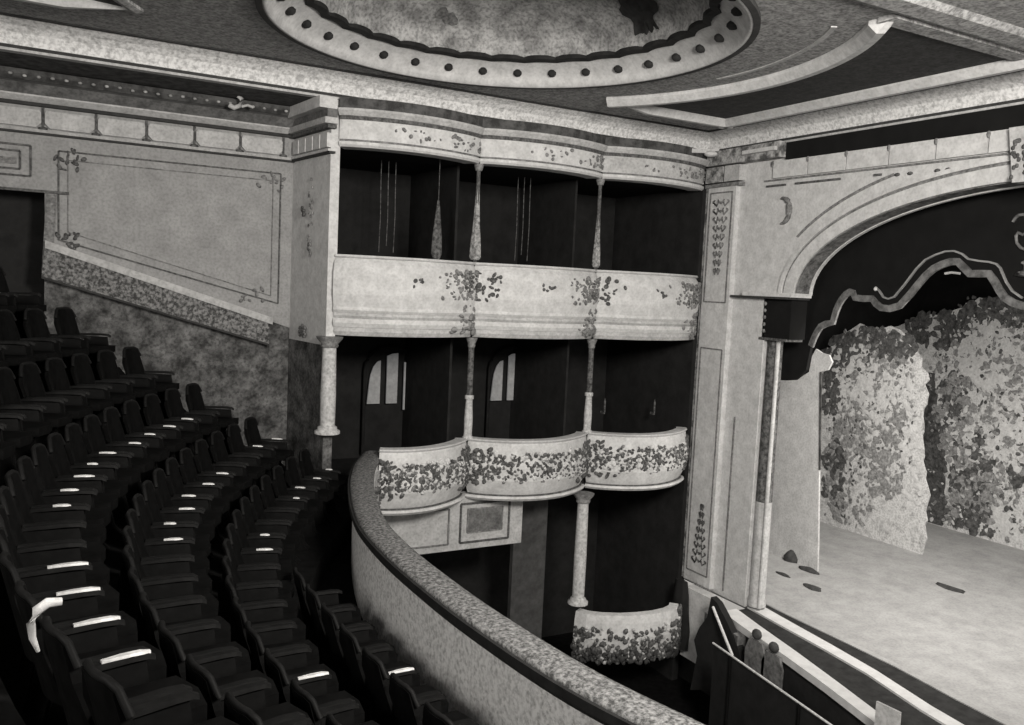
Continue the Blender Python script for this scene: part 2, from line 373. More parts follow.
# return of the box bay (the short wall that steps forward)
t = thing('wall_return', (3.5, 12.3, -4), 'pale plaster pier stepping forward at the left end of the boxes', 'wall', kind='structure')
A, B = (3.38, WL), (3.55, WB)
def ret(prof, nm, mt_, ext=0):
    p0 = (A[0], A[1]); p1 = (B[0]+.02*ext, B[1]-ext)
    return MB().loft(sweep([p1, p0], [(-o, z) for o, z in prof])).build(nm, mt_, t)
def retz(z0, z1, th, nm, mt_):
    m = MB(); m.prism([(A[0], A[1]), (B[0], B[1]), (B[0]+.13, B[1]), (A[0]+.3, A[1])], 2, z0, z1); return m.build(nm, mt_, t)
retz(-.93, 2.42, 0, 'pier_plaster', 'plaster_white'); retz(-4, -.93, 0, 'pier_foot', 'wainscot')
def rp_(t_): return (A[0]+(B[0]-A[0])*t_, A[1]+(B[1]-A[1])*t_)
def retbar(z0, z1, out, nm, mt_, t0=0, t1=1.02):
    a = rp_(t0); b = rp_(t1); m = MB(); m.prism([(a[0]-out, a[1]), (b[0]-out, b[1]-out), (b[0]+.04, b[1]-out), (b[0]+.04, b[1]), (a[0]+.05, a[1])], 2, z0, z1); m.build(nm, mt_, t)
retbar(1.69, 1.715, .05, 'frieze_line', 'line_dark'); retbar(1.715, 1.745, .07, 'frieze_fillet', 'plaster_white')
for k in range(5):
    retbar(1.78, 1.97, .05, 'frieze_block', 'plaster_white', .07+.19*k, .2+.19*k)
retbar(2.02, 2.07, .08, 'dentil_shadow', 'ornament_dark'); retbar(2.07, 2.15, .14, 'cornice_fillet', 'plaster')
retbar(2.15, 2.27, .1, 'cornice_band', 'plaster_shade'); retbar(2.27, 2.42, .2, 'cornice_cap', 'plaster_white', .2, .95)
m = MB()
for i in range(8): m.blob((rp_(.35)[0]-.02, rp_(.35)[1]+random.uniform(-.07, .07), .95+random.uniform(-.06, .06)), (.02, .04, .03))
stuff(m.build('rosette', 'ornament_dark', t))
m = MB()
for i in range(26): m.blob((rp_(.55)[0]-.02, rp_(.55)[1]+random.uniform(-.1, .1), random.uniform(.3, 1.4)), (.012, .02, .03))
stuff(m.build('drop_ornament', 'ornament_mid', t))
m = MB()
for i in range(26): m.blob((rp_(.4)[0]-.02, rp_(.4)[1]+random.uniform(-.16, .16), random.uniform(-.86, -.68)), (.015, .035, .025))
stuff(m.build('foot_ornament', 'ornament_mid', t))

# ------------------------------------------------------------------ tiers of boxes
def bulge(i, b, n=20, u0=None, u1=None, ph=(0, 1), base=WB):
    u0 = PIER[i]+.012 if u0 is None else u0; u1 = (PIER[i+1]-.012 if i < 2 else 10.1) if u1 is None else u1
    return [(u0+(u1-u0)*k/n, base-b*max(0, sin(pi*(ph[0]+(ph[1]-ph[0])*k/n)))**.75) for k in range(n+1)]
def on(path, t):
    x = t*(len(path)-1); i = min(int(x), len(path)-2); f = x-i
    a, b = path[i], path[i+1]; l = math.hypot(b[0]-a[0], b[1]-a[1])
    return (a[0]+(b[0]-a[0])*f, a[1]+(b[1]-a[1])*f, (b[1]-a[1])/l, -(b[0]-a[0])/l)
def relief(path, t0, t1, z0, z1, n, out, size, nm, mt_, par, gauss=None):
    m = MB()
    for k in range(n):
        tt = random.uniform(t0, t1) if gauss is None else min(max(random.gauss(*gauss), .01), .99)
        x, y, nx, ny = on(path, tt); z = random.uniform(z0, z1); o = out(z) if callable(out) else out
        s_ = size*random.uniform(.5, 1.2)
        m.blob((x+nx*o, y+ny*o, z), (s_, .03, s_*random.uniform(.4, .9)), 6, 4, random.uniform(0, 3))
    return stuff(m.build(nm, mt_, par))
ORD = ['left', 'middle', 'right']
# entablature above upper boxes
for i in range(3):
    p = bulge(i, .28, base=WB-.02)
    t = thing('box_entablature', ((PIER[i]+PIER[i+1])/2, WB, 1.8), ['bowed plaster entablature over the upper left box beside the wall pier', 'bowed plaster entablature over the upper middle box', 'bowed stained entablature over the upper right box beside the proscenium'][i], 'entablature', 'entablatures over the upper boxes')
    z0 = 1.80
    MB().loft(sweep(p, [(-.25, z0), (.0, z0), (.03, z0+.03), (.03, z0+.07), (-.25, z0+.07)])).build('lower_moulding', 'plaster_white', t)
    MB().loft(sweep(p, [(-.25, z0+.07), (.0, z0+.07), (.0, z0+.1), (-.25, z0+.1)])).build('shadow_line', 'ornament_mid', t)
    MB().loft(sweep(p, [(-.25, z0+.1), (.02, z0+.1), (.02, z0+.36), (-.25, z0+.36)])).build('frieze', 'plaster_white' if i != 2 else 'plaster', t)
    MB().loft(sweep(p, [(-.25, z0+.36), (.04, z0+.36), (.04, z0+.41), (-.25, z0+.41)])).build('shadow_line', 'ornament_dark', t)
    MB().loft(sweep(p, [(-.25, z0+.41), (.06, z0+.41), (.11, z0+.47), (.11, z0+.5), (-.25, z0+.5)])).build('upper_moulding', 'plaster', t)
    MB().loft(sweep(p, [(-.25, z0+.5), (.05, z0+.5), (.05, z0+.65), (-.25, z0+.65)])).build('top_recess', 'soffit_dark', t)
    relief(p, .0, 1, z0+.13, z0+.34, 26, .025, .035, 'frieze_ornament', 'ornament_mid', t, gauss=(.9, .12))
    relief(p, .3, 1, z0+.15, z0+.3, 14, .025, .03, 'frieze_ornament', 'ornament_mid', t)
# upper parapets
for i in range(3):
    p = bulge(i, .3)
    t = thing('upper_box_parapet', ((PIER[i]+PIER[i+1])/2, WB, -.78), ['smooth bowed parapet of the upper left box with cartouche at its right end', 'bowed parapet of the upper middle box with small central boss', 'bowed parapet of the upper right box, with painted shading beside the proscenium'][i], 'box parapet', 'parapets of the upper boxes')
    MB().loft(sweep(p, [(-.12, .3), (.0, .3), (.06, .22), (.09, .1), (.09, -.2), (.05, -.38), (-.12, -.38)]), smooth=False).build('parapet', 'plaster_white', t)
    MB().loft(sweep(p, [(-.14, .3), (.03, .3), (.05, .315), (.03, .34), (-.14, .34)])).build('cap_rail', 'plaster_white', t)
    for k, (za, zb, o) in enumerate(((-.38, -.46, .07), (-.46, -.54, .04), (-.54, -.66, .06), (-.66, -.78, .02))):
        MB().loft(sweep(p, [(-.12, zb), (o-.03, zb), (o, (za+zb)/2), (o-.01, za), (-.12, za)])).build('moulding', 'plaster_white' if k % 2 == 0 else 'plaster', t)
    out = lambda z: .09
    if i < 3:
        relief(p, .75, 1, -.22, .2, [60, 70, 80][i], out, .034, 'cartouche', 'ornament_mid', t, gauss=(.86, .09)); relief(p, .75, 1, -.15, .15, 30, out, .035, 'cartouche', 'ornament_dark', t, gauss=(.93, .05))
        relief(p, .75, 1, -.22, .2, 40, out, .04, 'cartouche', 'ornament_mid', t, gauss=(.9, .1))
    if i > 0: relief(p, 0, .2, -.22, .2, 26, out, .045, 'cartouche', 'ornament_dark', t, gauss=(.07, .05))
    relief(p, .45, .55, -.06, .06, 7, out, .04, 'boss', 'ornament_dark', t)
    relief(p, .8, 1, -.75, -.3, 40, .05, .05, 'pier_shading', 'ornament_mid', t, gauss=(.95, .07))  # darker lumps paint in the shade of the hollow beside the pier
# lower parapets
LP = []
for i in range(3):
    if i == 0: p = bulge(0, .62, 24, u0=4.2, ph=(.28, 1))
    else: p = bulge(i, .5)
    LP.append(p)
    t = thing('lower_box_parapet', (sum(q[0] for q in p)/len(p), WB-.2, -3.27), ['bowed floral parapet of the lower left box where the balcony rail meets it', 'bowed floral parapet of the lower middle box', 'bowed floral parapet of the lower right box beside the proscenium'][i], 'box parapet', 'floral parapets of the lower boxes')
    MB().loft(sweep(p, [(-.15, -2.35), (-.02, -2.35), (0, -2.4), (.02, -2.55), (.05, -2.75), (.04, -2.95), (-.02, -3.1), (-.06, -3.18), (-.15, -3.18)]), smooth=False).build('parapet', 'plaster_white', t)
    MB().loft(sweep(p, [(-.17, -2.33), (.0, -2.33), (.02, -2.345), (.0, -2.37), (-.17, -2.37)])).build('cap_rail', 'plaster_white', t)
    MB().loft(sweep(p, [(-.15, -3.18), (-.03, -3.18), (-.03, -3.2), (-.15, -3.2)])).build('shadow_line', 'ornament_dark', t)
    MB().loft(sweep(p, [(-.15, -3.2), (.0, -3.2), (.02, -3.23), (-.02, -3.27), (-.15, -3.27)])).build('base_moulding', 'plaster_white', t)
    of = lambda z: .02+.03*(1-abs(z+2.75)/.3)
    relief(p, 0, 1, -2.93, -2.55, 250, of, .038, 'floral_relief', 'ornament_dark', t); relief(p, 0, 1, -2.97, -2.52, 110, of, .036, 'floral_relief', 'ornament_mid', t)
    relief(p, 0, 1, -2.95, -2.52, 90, of, .045, 'floral_relief', 'plaster_white', t)
    relief(p, 0, 1, -3.05, -2.45, 55, of, .05, 'end_foliage', 'ornament_dark', t, gauss=(.95, .05))
    relief(p, 0, 1, -3.05, -2.45, 45, of, .05, 'end_foliage', 'ornament_dark', t, gauss=(.06, .05))
    relief(p, .47, .53, -2.82, -2.66, 8, lambda z: .06, .05, 'centre_boss', 'ornament_dark', t)
# stage box parapet
p = [(7.9, 11.6), (8.0, 11.42), (8.2, 11.25), (8.5, 11.1), (8.8, 11.02), (9.1, 10.98), (9.4, 11.0), (9.62, 11.08), (9.75, 11.2)]
t = thing('stage_box_parapet', (8.8, 11.2, -6.15), 'bowed floral parapet of the stage level box near the orchestra pit', 'box parapet')
MB().loft(sweep(p, [(-.15, -5.32), (-.0, -5.32), (.03, -5.45), (.05, -5.7), (.0, -6.0), (-.08, -6.15), (-.15, -6.15)])).build('parapet', 'plaster_white', t)
relief(p, 0, 1, -6.1, -5.55, 260, .045, .055, 'floral_relief', 'ornament_dark', t)
relief(p, 0, 1, -6.1, -5.5, 60, .045, .045, 'floral_relief', 'plaster', t)
relief(p, 0, 1, -6.12, -5.9, 160, .04, .07, 'lower_foliage', 'line_dark', t)
relief(p, 0, 1, -5.9, -5.35, 60, .045, .05, 'end_foliage', 'ornament_dark', t, gauss=(.93, .06))

# box carcass: floors, partitions, dark rear wall
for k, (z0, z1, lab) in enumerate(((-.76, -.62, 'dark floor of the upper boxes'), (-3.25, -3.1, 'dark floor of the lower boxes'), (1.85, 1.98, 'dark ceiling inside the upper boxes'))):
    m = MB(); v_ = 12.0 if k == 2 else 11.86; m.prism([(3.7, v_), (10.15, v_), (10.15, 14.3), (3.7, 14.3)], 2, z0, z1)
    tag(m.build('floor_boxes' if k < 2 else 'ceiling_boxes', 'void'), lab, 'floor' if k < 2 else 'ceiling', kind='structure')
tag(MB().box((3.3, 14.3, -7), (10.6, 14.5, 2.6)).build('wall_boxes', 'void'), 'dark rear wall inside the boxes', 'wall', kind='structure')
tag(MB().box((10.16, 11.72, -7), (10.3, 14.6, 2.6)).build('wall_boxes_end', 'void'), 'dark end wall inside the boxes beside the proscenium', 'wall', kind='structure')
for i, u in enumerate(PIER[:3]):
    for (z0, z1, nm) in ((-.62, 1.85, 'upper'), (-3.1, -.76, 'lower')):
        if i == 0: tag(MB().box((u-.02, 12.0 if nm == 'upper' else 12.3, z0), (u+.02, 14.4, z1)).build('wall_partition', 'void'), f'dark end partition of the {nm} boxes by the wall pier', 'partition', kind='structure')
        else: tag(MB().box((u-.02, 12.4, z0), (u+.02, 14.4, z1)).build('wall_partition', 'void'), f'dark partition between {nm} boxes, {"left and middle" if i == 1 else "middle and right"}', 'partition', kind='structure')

def column(u, v, z0, z1, r, name, label, m_shaft, group=None, m_low=None, split=.4):
    t = thing(name, (u, v, z0), label, 'column', group); h = z1-z0
    MB().lathe((u, v, z0), [(r*1.7, 0), (r*1.7, .04), (r*1.3, .06), (r*1.3, .09), (r*1.05, .11)]).build('base', m_low or m_shaft, t)
    if m_low:
        MB().lathe((u, v, z0), [(r*1.25, .1), (r*1.35, h*split*.5), (r, h*split)]).build('lower_shaft', m_low, t)
        MB().lathe((u, v, z0), [(r*1.4, h*split), (r*1.4, h*split+.05), (r*1.1, h*split+.06)]).build('shaft_collar', m_low, t)
        MB().lathe((u, v, z0), [(r*.95, h*split), (r*.9, h-.12)]).build('shaft', m_shaft, t)
    else: MB().lathe((u, v, z0), [(r, .1), (r*1.04, h*.4), (r*.9, h-.14)]).build('shaft', m_shaft, t)
    m = MB(); m.lathe((u, v, z0), [(r*1.1, h-.15), (r*1.2, h-.12), (r*1.1, h-.1), (r*1.7, h-.03), (r*1.8, h)]); m.build('capital', 'ornament_mid', t)
    return t
column(3.6, WB-.02, -2.16, -.8, .105, 'box_column', 'stout white column at the left end of the lower boxes', 'column_white', 'columns of the lower boxes')
column(5.83, WB+.05, -2.36, -.79, .05, 'box_column', 'slender column between lower left and middle boxes, pale near its foot', 'column_grey', 'columns of the lower boxes', 'column_white')
column(8.03, WB+.05, -2.36, -.79, .05, 'box_column', 'slender column between lower middle and right boxes, pale near its foot', 'column_grey', 'columns of the lower boxes', 'column_white')
column(7.86, 11.5, -5.15, -3.3, .1, 'box_column', 'white fluted column standing under the lower boxes beside the stage box', 'column_white')
for i, (u, r, lab) in enumerate(((5.83, .075, 'thin upper box column wrapped in pale tapering drapery, left one'), (8.03, .055, 'thin upper box column wrapped in pale tapering drapery, right one'))):
    t = thing('draped_column', (u, WB+.05, .3), lab, 'column', 'draped columns of the upper boxes')
    MB().lathe((u, WB+.05, .3), [(.03, 0), (.03, 1.5)]).build('shaft', 'ornament_dark', t)
    n_ = 20; rings = []
    for z, rr in ((.38, r*.8), (.42, r*1.1), (.6, r), (.9, r*.66), (1.2, r*.45), (1.52, r*.3)):
        rings.append([(u+rr*(1+.16*sin(5*a))*cos(a), WB+.05+rr*(1+.16*sin(5*a))*sin(a), z) for a in [2*pi*k/n_ for k in range(n_)]])
    MB().loft(rings, smooth=True).build('drapery', 'drape_pale', t)
    MB().lathe((u, WB+.05, .3), [(.05, 1.4), (.07, 1.47), (.07, 1.5)]).build('capital', 'ornament_mid', t)
# pale gathered drape inside upper left box
m = MB(); rings = []
for z, rr in ((.36, .05), (.45, .085), (.7, .075), (1.0, .045), (1.25, .015)):
    rings.append([(5.35+rr*(1+.3*sin(4*a))*cos(a), 12.1+rr*sin(a), z) for a in [2*pi*k/18 for k in range(18)]])
m.loft(rings, smooth=True); m.tube([(5.35, 12.1, 1.2), (5.35, 12.1, 1.86)], .006, 5); tag(m.build('tied_drape', 'column_grey'), 'dim gathered drape hanging inside the upper left box', 'drape')
for k, (u, lab) in enumerate(((4.72, 'dim hanging curtain cords at the back of the upper left box'), (7.15, 'dim hanging curtain cords at the back of the upper middle box'))):
    t = thing('curtain_cords', (u, 12.9, .3), lab, 'curtain cord', 'cords in the upper boxes')
    for j in range(3): MB().tube([(u+.12*j, 12.9, .45+.1*(j % 2)), (u+.12*j+.01, 12.9, 1.0), (u+.12*j, 12.9, 1.55), (u+.12*j, 12.9, 1.86)], .008, 5).build('cord', 'column_grey', t)
# lit arched doors seen at the rear of the lower boxes
for i in (0, 1):
    du = 2.42*i; k = 14.2/13.3
    t = thing('window_%d' % (i+1), (5.4+du, 14.2, -2.2), ['arched rear door of the lower left box with lit glass panes', 'arched rear door of the lower middle box with narrow lit panes'][i], 'door', kind='structure')
    a0, b0 = 4.74*k+du, 5.46*k+du
    f = 1-.35*i
    z0, z1 = -2.0*k, -1.2*k
    pane1 = [(a0, z0), (a0+.23, z0), (a0+.23, z1-.1)]+[(a0+.23*cos(q)*.0+.23-.2*sin(q), z1-.1-.45*(1-cos(q))) for q in (.3, .7, 1.1, 1.4)]
    MB().prism(pane1, 1, 14.17, 14.2).build('pane', 'pane_lit', t)
    w2 = .2*f
    MB().prism([(a0+.35, z0), (a0+.35+w2, z0), (a0+.35+w2, z1+.03), (a0+.35+w2*.5, z1+.02), (a0+.35, z1-.02)], 1, 14.17, 14.2).build('pane', 'pane_lit', t)
    MB().prism([(a0+.67, z0-.12), (a0+.70, z0-.12), (a0+.70, z1-.13), (a0+.67, z1-.13)], 1, 14.17, 14.2).build('pane', 'pane_lit', t)
    m = MB(); m.tube([(a0-.06, 14.16, -3.0)]+[(a0+.42-.48*cos(q), 14.16, z1-.25+.4*sin(q)) for q in [pi*j/10 for j in range(11)]]+[(a0+.9, 14.16, -3.0)], .03, 6); m.build('arch_frame', 'drape_dark', t)
# small glints: candle sconces in the lower right box
for u, z, lab in ((8.75, -2.0, 'small pale wall sconce in the lower right box, left one'), (9.85, -2.05, 'small pale wall sconce in the lower right box, right one')):
    m = MB(); m.lathe((u, 12.3, z-.12), [(.012, 0), (.02, .05), (.018, .2), (.005, .26)], 8); m.box((u-.015, 12.3, z-.14), (u+.015, 12.4, z-.1)); tag(m.build('wall_sconce', 'column_grey'), lab, 'sconce', 'sconces in the lower right box')

# panelled wall under the lower boxes
t = thing('wall_panelled', (5.5, 11.75, -4.08), 'pale panelled apron wall under the lower left and middle boxes', 'wall', kind='structure')
MB().box((4.2, 11.72, -4.08), (6.85, 11.9, -3.2)).build('wall_field', 'plaster', t)
def frame(u0, u1, z0, z1, y, wd, nm, mt_, par):
    m = MB()
    for a, b in (((u0, z0), (u1, z0)), ((u1, z0), (u1, z1)), ((u1, z1), (u0, z1)), ((u0, z1), (u0, z0))): bar(m, a, b, wd, .02, y)
    m.build(nm, mt_, par)
frame(4.4, 5.55, -3.97, -3.42, 11.72, .025, 'panel_moulding', 'ornament_mid', t); frame(5.75, 6.6, -3.97, -3.36, 11.72, .03, 'panel_moulding', 'ornament_dark', t)
frame(5.87, 6.48, -3.82, -3.45, 11.72, .02, 'panel_moulding', 'ornament_mid', t)
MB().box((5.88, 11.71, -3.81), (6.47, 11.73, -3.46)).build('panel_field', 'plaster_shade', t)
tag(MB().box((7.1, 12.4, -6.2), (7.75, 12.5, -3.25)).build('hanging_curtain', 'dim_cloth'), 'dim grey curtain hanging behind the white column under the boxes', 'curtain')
m = MB(); rings = []
for z, s_ in ((-4.95, .6), (-5.2, .8), (-5.5, .9), (-5.8, 1.1), (-6.15, 1.0)):
    rings.append([(9.88+.1*s_*(1+.25*sin(3*a))*cos(a), 11.3+.2*s_*(1+.2*sin(4*a))*sin(a), z) for a in [2*pi*k/20 for k in range(20)]])
m.loft(rings, smooth=True); tag(m.build('bunched_curtain', 'drape_dark'), 'dark bunched curtain at the right end of the stage box', 'curtain')

# ------------------------------------------------------------------ proscenium
AV, AA, AB_, ASZ = 5.9, 3.72, 1.47, .08     # arch centre, half width, rise, springing
def arch(v, g=0): x = (v-AV)/(AA+g); return ASZ+(AB_+g)*math.sqrt(max(0, 1-x*x))
t = thing('wall_proscenium', (PU, 9, -5.1), 'white plaster proscenium wall with elliptical stage arch', 'wall', kind='structure')
m = MB(); vs = [AV+AA*cos(pi*k/60) for k in range(61)]
m.loft([[(PU, v, arch(v)), (PU, v, 2.45), (PU+.35, v, 2.45), (PU+.35, v, arch(v))] for v in vs]); 
m.prism([(AV+AA, ASZ), (11.7, ASZ), (11.7, 2.45), (AV+AA, 2.45)], 0, PU, PU+.35); m.prism([(AV-AA, ASZ), (-1, ASZ), (-1, 2.45), (AV-AA, 2.45)], 0, PU, PU+.35)
m.prism([(10.2, -5.1), (11.7, -5.1), (11.7, ASZ), (10.2, ASZ)], 0, PU, PU+.35); m.prism([(1.6, -5.1), (-1, -5.1), (-1, ASZ), (1.6, ASZ)], 0, PU, PU+.35)
m.build('wall_field', 'plaster_white', t)
def archband(g0, g1, u0, u1, nm, mt_, ks=range(61)):
    m = MB(); rings = []
    for k in ks:
        a = pi*k/60; c, s_ = cos(a), sin(a)
        i = (AV+(AA+g0)*c, ASZ+(AB_+g0)*s_); o = (AV+(AA+g1)*c, ASZ+(AB_+g1)*s_)
        rings.append([(u0, i[0], i[1]), (u0, o[0], o[1]), (u1, o[0], o[1]), (u1, i[0], i[1])])
    m.loft(rings); m.build(nm, mt_, t)
archband(.24, .3, PU-.05, PU+.05, 'arch_moulding', 'plaster_white')
archband(.2, .24, PU-.012, PU+.05, 'arch_shadow_line', 'ornament_mid')
archband(.0, .2, PU-.03, PU+.05, 'arch_band', 'plaster_white')
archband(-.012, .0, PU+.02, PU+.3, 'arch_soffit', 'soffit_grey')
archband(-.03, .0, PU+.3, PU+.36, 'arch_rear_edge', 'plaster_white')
archband(.46, .5, PU-.015, PU+.05, 'spandrel_moulding', 'ornament_mid', range(9, 21))
# frieze and dark band above
MB().box((PU-.03, -1, 1.86), (PU+.01, 10.4, 1.885)).build('frieze_line', 'ornament_mid', t)
for k in range(14):
    v1_ = 10.2-.71*k
    MB().box((PU-.05, v1_-.68, 1.9), (PU+.01, v1_, 2.16)).build('frieze_block', 'plaster_white', t)
    m = MB(); m.blob((PU-.05, v1_+.015, 2.13), (.02, .03, .05)); m.build('frieze_stud', 'ornament_mid', t)
MB().box((PU-.06, -1, 2.17), (PU+.01, 9.95, 2.43)).build('frieze_dark_band', 'curtain_black', t)
MB().box((PU-.2, 9.95, 2.2), (PU+.01, 11.6, 2.44)).build('corner_cornice', 'plaster_stain', t)
MB().box((PU-.26, 10.0, 2.3), (PU+.01, 10.7, 2.36)).build('corner_fillet', 'plaster_white', t)
for v0, v1 in ((9.95, 10.35), (8.9, 9.75), (8.2, 8.32)): 
    m = MB(); m.prism([(v0, 1.77-.0), (v1, 1.77), (v1, 1.80), (v0, 1.80)], 0, PU-.03, PU+.01); m.build('inlay_line', 'ornament_dark', t)
for v in (7.95, 7.75, 7.35, 7.2, 7.05):
    m = MB(); m.blob((PU-.01, v, 1.76), (.02, .045, .025)); m.build('stud', 'ornament_dark', t)
m = MB(); m.prism([(5.95, 1.5), (6.25, 1.5), (6.35, 2.15), (5.85, 2.15)], 0, PU-.16, PU+.02); m.build('keystone', 'plaster', t)
m = MB()
for i in range(34): m.blob((PU-.165, random.uniform(5.98, 6.28), random.uniform(1.56, 2.0)), (.015, .025, .03))
stuff(m.build('keystone_carving', 'ornament_dark', t))
# crescent ornament in the spandrel
m = MB(); m.tube([(PU-.02, 9.98+.0-.16*sin(a), 1.38+.2*cos(a)) for a in [pi*j/9-.3 for j in range(11)]], .045, 6, taper=[.3, .6, .8, 1, 1.1, 1.1, 1, .9, .8, .6, .4]); m.build('crescent_ornament', 'ornament_mid', t)
# pilaster with arabesques
MB().box((PU-.1, 10.95, -5.05), (PU+.02, 11.62, 1.84)).build('pilaster', 'plaster_white', t)
MB().box((PU-.13, 10.85, 1.84), (PU+.02, 11.68, 1.90)).build('pilaster_line', 'ornament_mid', t)
MB().box((PU-.15, 10.85, 1.92), (PU+.02, 11.2, 2.18)).build('pilaster_block', 'plaster', t)
MB().box((PU-.15, 11.25, 1.92), (PU+.02, 11.66, 2.18)).build('pilaster_block', 'plaster_stain', t)
def vframe(v0, v1, z0, z1, wd, nm, mt_):
    m = MB()
    for a, b in (((v0, z0), (v1, z0)), ((v1, z0), (v1, z1)), ((v1, z1), (v0, z1)), ((v0, z1), (v0, z0))):
        p = Vector(a); q = Vector(b); e = (q-p).normalized(); nn = Vector((-e.y, e.x))*wd/2
        m.prism([tuple(p-nn), tuple(q-nn), tuple(q+nn), tuple(p+nn)], 0, PU-.115, PU-.09)
    m.build(nm, mt_, t)
vframe(11.02, 11.55, -.1, 1.75, .022, 'pilaster_frame', 'ornament_mid'); vframe(11.02, 11.55, -4.85, -.9, .02, 'pilaster_frame', 'ornament_mid')
def arabesque(vc, z0, z1, wfun, mt_):
    m = MB(); n = int((z1-z0)/.13)
    for i in range(n):
        z = z0+(z1-z0)*(i+.5)/n; w_ = wfun((i+.5)/n)
        for s_ in (-1, 1):
            m.tube([(PU-.11, vc+s_*w_*(.15+.35*q*(1+.4*sin(q*6))), z+.05*sin(q*5)) for q in [j/5*1.6 for j in range(6)]], .014, 5)
            m.blob((PU-.11, vc+s_*w_*.8, z+.02), (.012, .022, .028))
        m.blob((PU-.11, vc, z), (.014, .02, .03))
    return m.build('arabesque', mt_, t)
arabesque(11.28, .35, 1.65, lambda q: .08+.16*q, 'ornament_mid'); arabesque(11.25, -4.7, -3.6, lambda q: .2*(1-q)+.03, 'ornament_dark')
MB().box((PU-.02, 10.7, -5.0), (PU+.01, 10.72, -2.0)).build('wall_seam', 'ornament_mid', t)
# impost, dark niche block and colonnette
m = MB(); m.prism([(9.58, .0), (10.9, .0), (10.9, .035), (9.58, .035)], 0, PU-.12, PU+.3); m.build('impost_shadow', 'line_dark', t)
m = MB(); m.prism([(9.55, .035), (10.6, .035), (10.6, .1), (9.55, .1)], 0, PU-.14, PU+.3); m.build('impost', 'plaster_white', t)
MB().box((PU+.0, 9.66, -.62), (PU+.34, 10.24, .0)).build('capital_block', 'curtain_black', t)
for k in range(5): 
    m = MB(); m.blob((PU-.01, 10.2, -.08-.11*k), (.02, .03, .035)); m.build('capital_stud', 'ornament_mid', t)
MB().box((PU-.03, 9.7, -.66), (PU+.34, 10.28, -.62)).build('capital_line', 'ornament_dark', t)
MB().lathe((PU+.15, 10.08, -5.05), [(.13, 1.75), (.12, 4.4)], 16).build('colonnette', 'column_grey', t)
MB().lathe((PU+.15, 10.08, -5.05), [(.15, 0), (.15, .1), (.13, .14), (.13, 1.75)], 16).build('colonnette_foot', 'plaster', t)
MB().lathe((PU+.08, 9.95, -5.05), [(.035, 0), (.035, 4.4)], 10).build('colonnette_bead', 'plaster', t)
MB().box((PU-.07, 11.62, -5.05), (PU-.01, 11.71, 1.84)).build('pilaster_edge', 'plaster_stain', t)
# corner bracket where the two coves meet
m = MB(); m.prism([(9.45, 2.42), (9.95, 2.46), (10.2, 2.5), (10.2, 2.44), (10.0, 2.40), (9.46, 2.35)], 1, 11.42, 11.6); m.blob((10.0, 11.4, 2.38), (.12, .12, .05), 10, 6)
tag(m.build('corner_bracket', 'plaster_white'), 'white plaster bracket where side cove meets proscenium cove', 'bracket')

# ------------------------------------------------------------------ stage
m = MB(); m.box((10.78, -1.5, -5.3), (20, 14.4, -5.1)); m.box((10.655, 10.17, -5.3), (10.78, 14.4, -5.1)); tag(m.build('floor_stage', 'stage_floor'), 'pale boarded stage floor', 'floor', kind='structure')
t = thing('stage_apron', (10.0, 5, -5.9), 'stage edge with pale kerbs and dark footlight troughs', 'stage edge')
t_ap = t
AVS = [(10.17, 10.75, 10.62, 10.34, 10.1, 9.78), (9.5, 10.72, 10.53, 10.27, 9.93, 9.63), (8.5, 10.7, 10.41, 10.18, 9.7, 9.44), (7.6, 10.67, 10.28, 10.07, 9.47, 9.24), (6.6, 10.55, 10.05, 9.83, 9.2, 8.98), (5.9, 10.5, 9.95, 9.72, 9.1, 8.88)]
AVS += [(2*AV-r_[0],)+r_[1:] for r_ in AVS[-2::-1]]
def strip(i, k, z, nm, mt_, zb=-5.45): MB().loft([[(r_[i], r_[0], z), (r_[k], r_[0], z), (r_[k], r_[0], zb), (r_[i], r_[0], zb)] for r_ in AVS]).build(nm, mt_, t_ap)
MB().loft([[(r_[1], r_[0], -5.1), (10.78, r_[0], -5.1), (10.78, r_[0], -5.3), (r_[1], r_[0], -5.3)] for r_ in AVS]).build('stage_lip', 'stage_floor', t_ap)
strip(1, 2, -5.115, 'footlight_trough', 'trough'); strip(2, 3, -5.09, 'kerb', 'kerb'); strip(3, 4, -5.12, 'footlight_trough', 'trough'); strip(4, 5, -5.09, 'kerb', 'kerb', -5.2)
MB().loft([[(r_[5]+.04, r_[0], -5.2), (r_[4], r_[0], -5.2), (r_[4], r_[0], -7), (r_[5]+.04, r_[0], -7)] for r_ in AVS]).build('fascia', 'void', t_ap)
m = MB(); m.box((9.95, 10.5, -6.3), (10.16, 11.3, -5.06)); m.build('apron_end', 'plaster_white', t_ap)
m = MB(); m.prism([(9.5, 9.5), (9.72, 10.5), (10.0, 10.5), (9.7, 9.5)], 2, -6.3, -5.21); m.build('apron_return', 'pit_grey', t_ap)
MB().box((PU-.14, 10.9, -5.12), (PU-.1, 11.3, -5.04)).build('base_line', 'ornament_mid', t_ap)
tag(MB().box((10.4, -1.5, -7), (10.5, 14.3, -5.46)).build('wall_understage', 'void'), 'dark wall under the stage edge', 'wall', kind='structure')
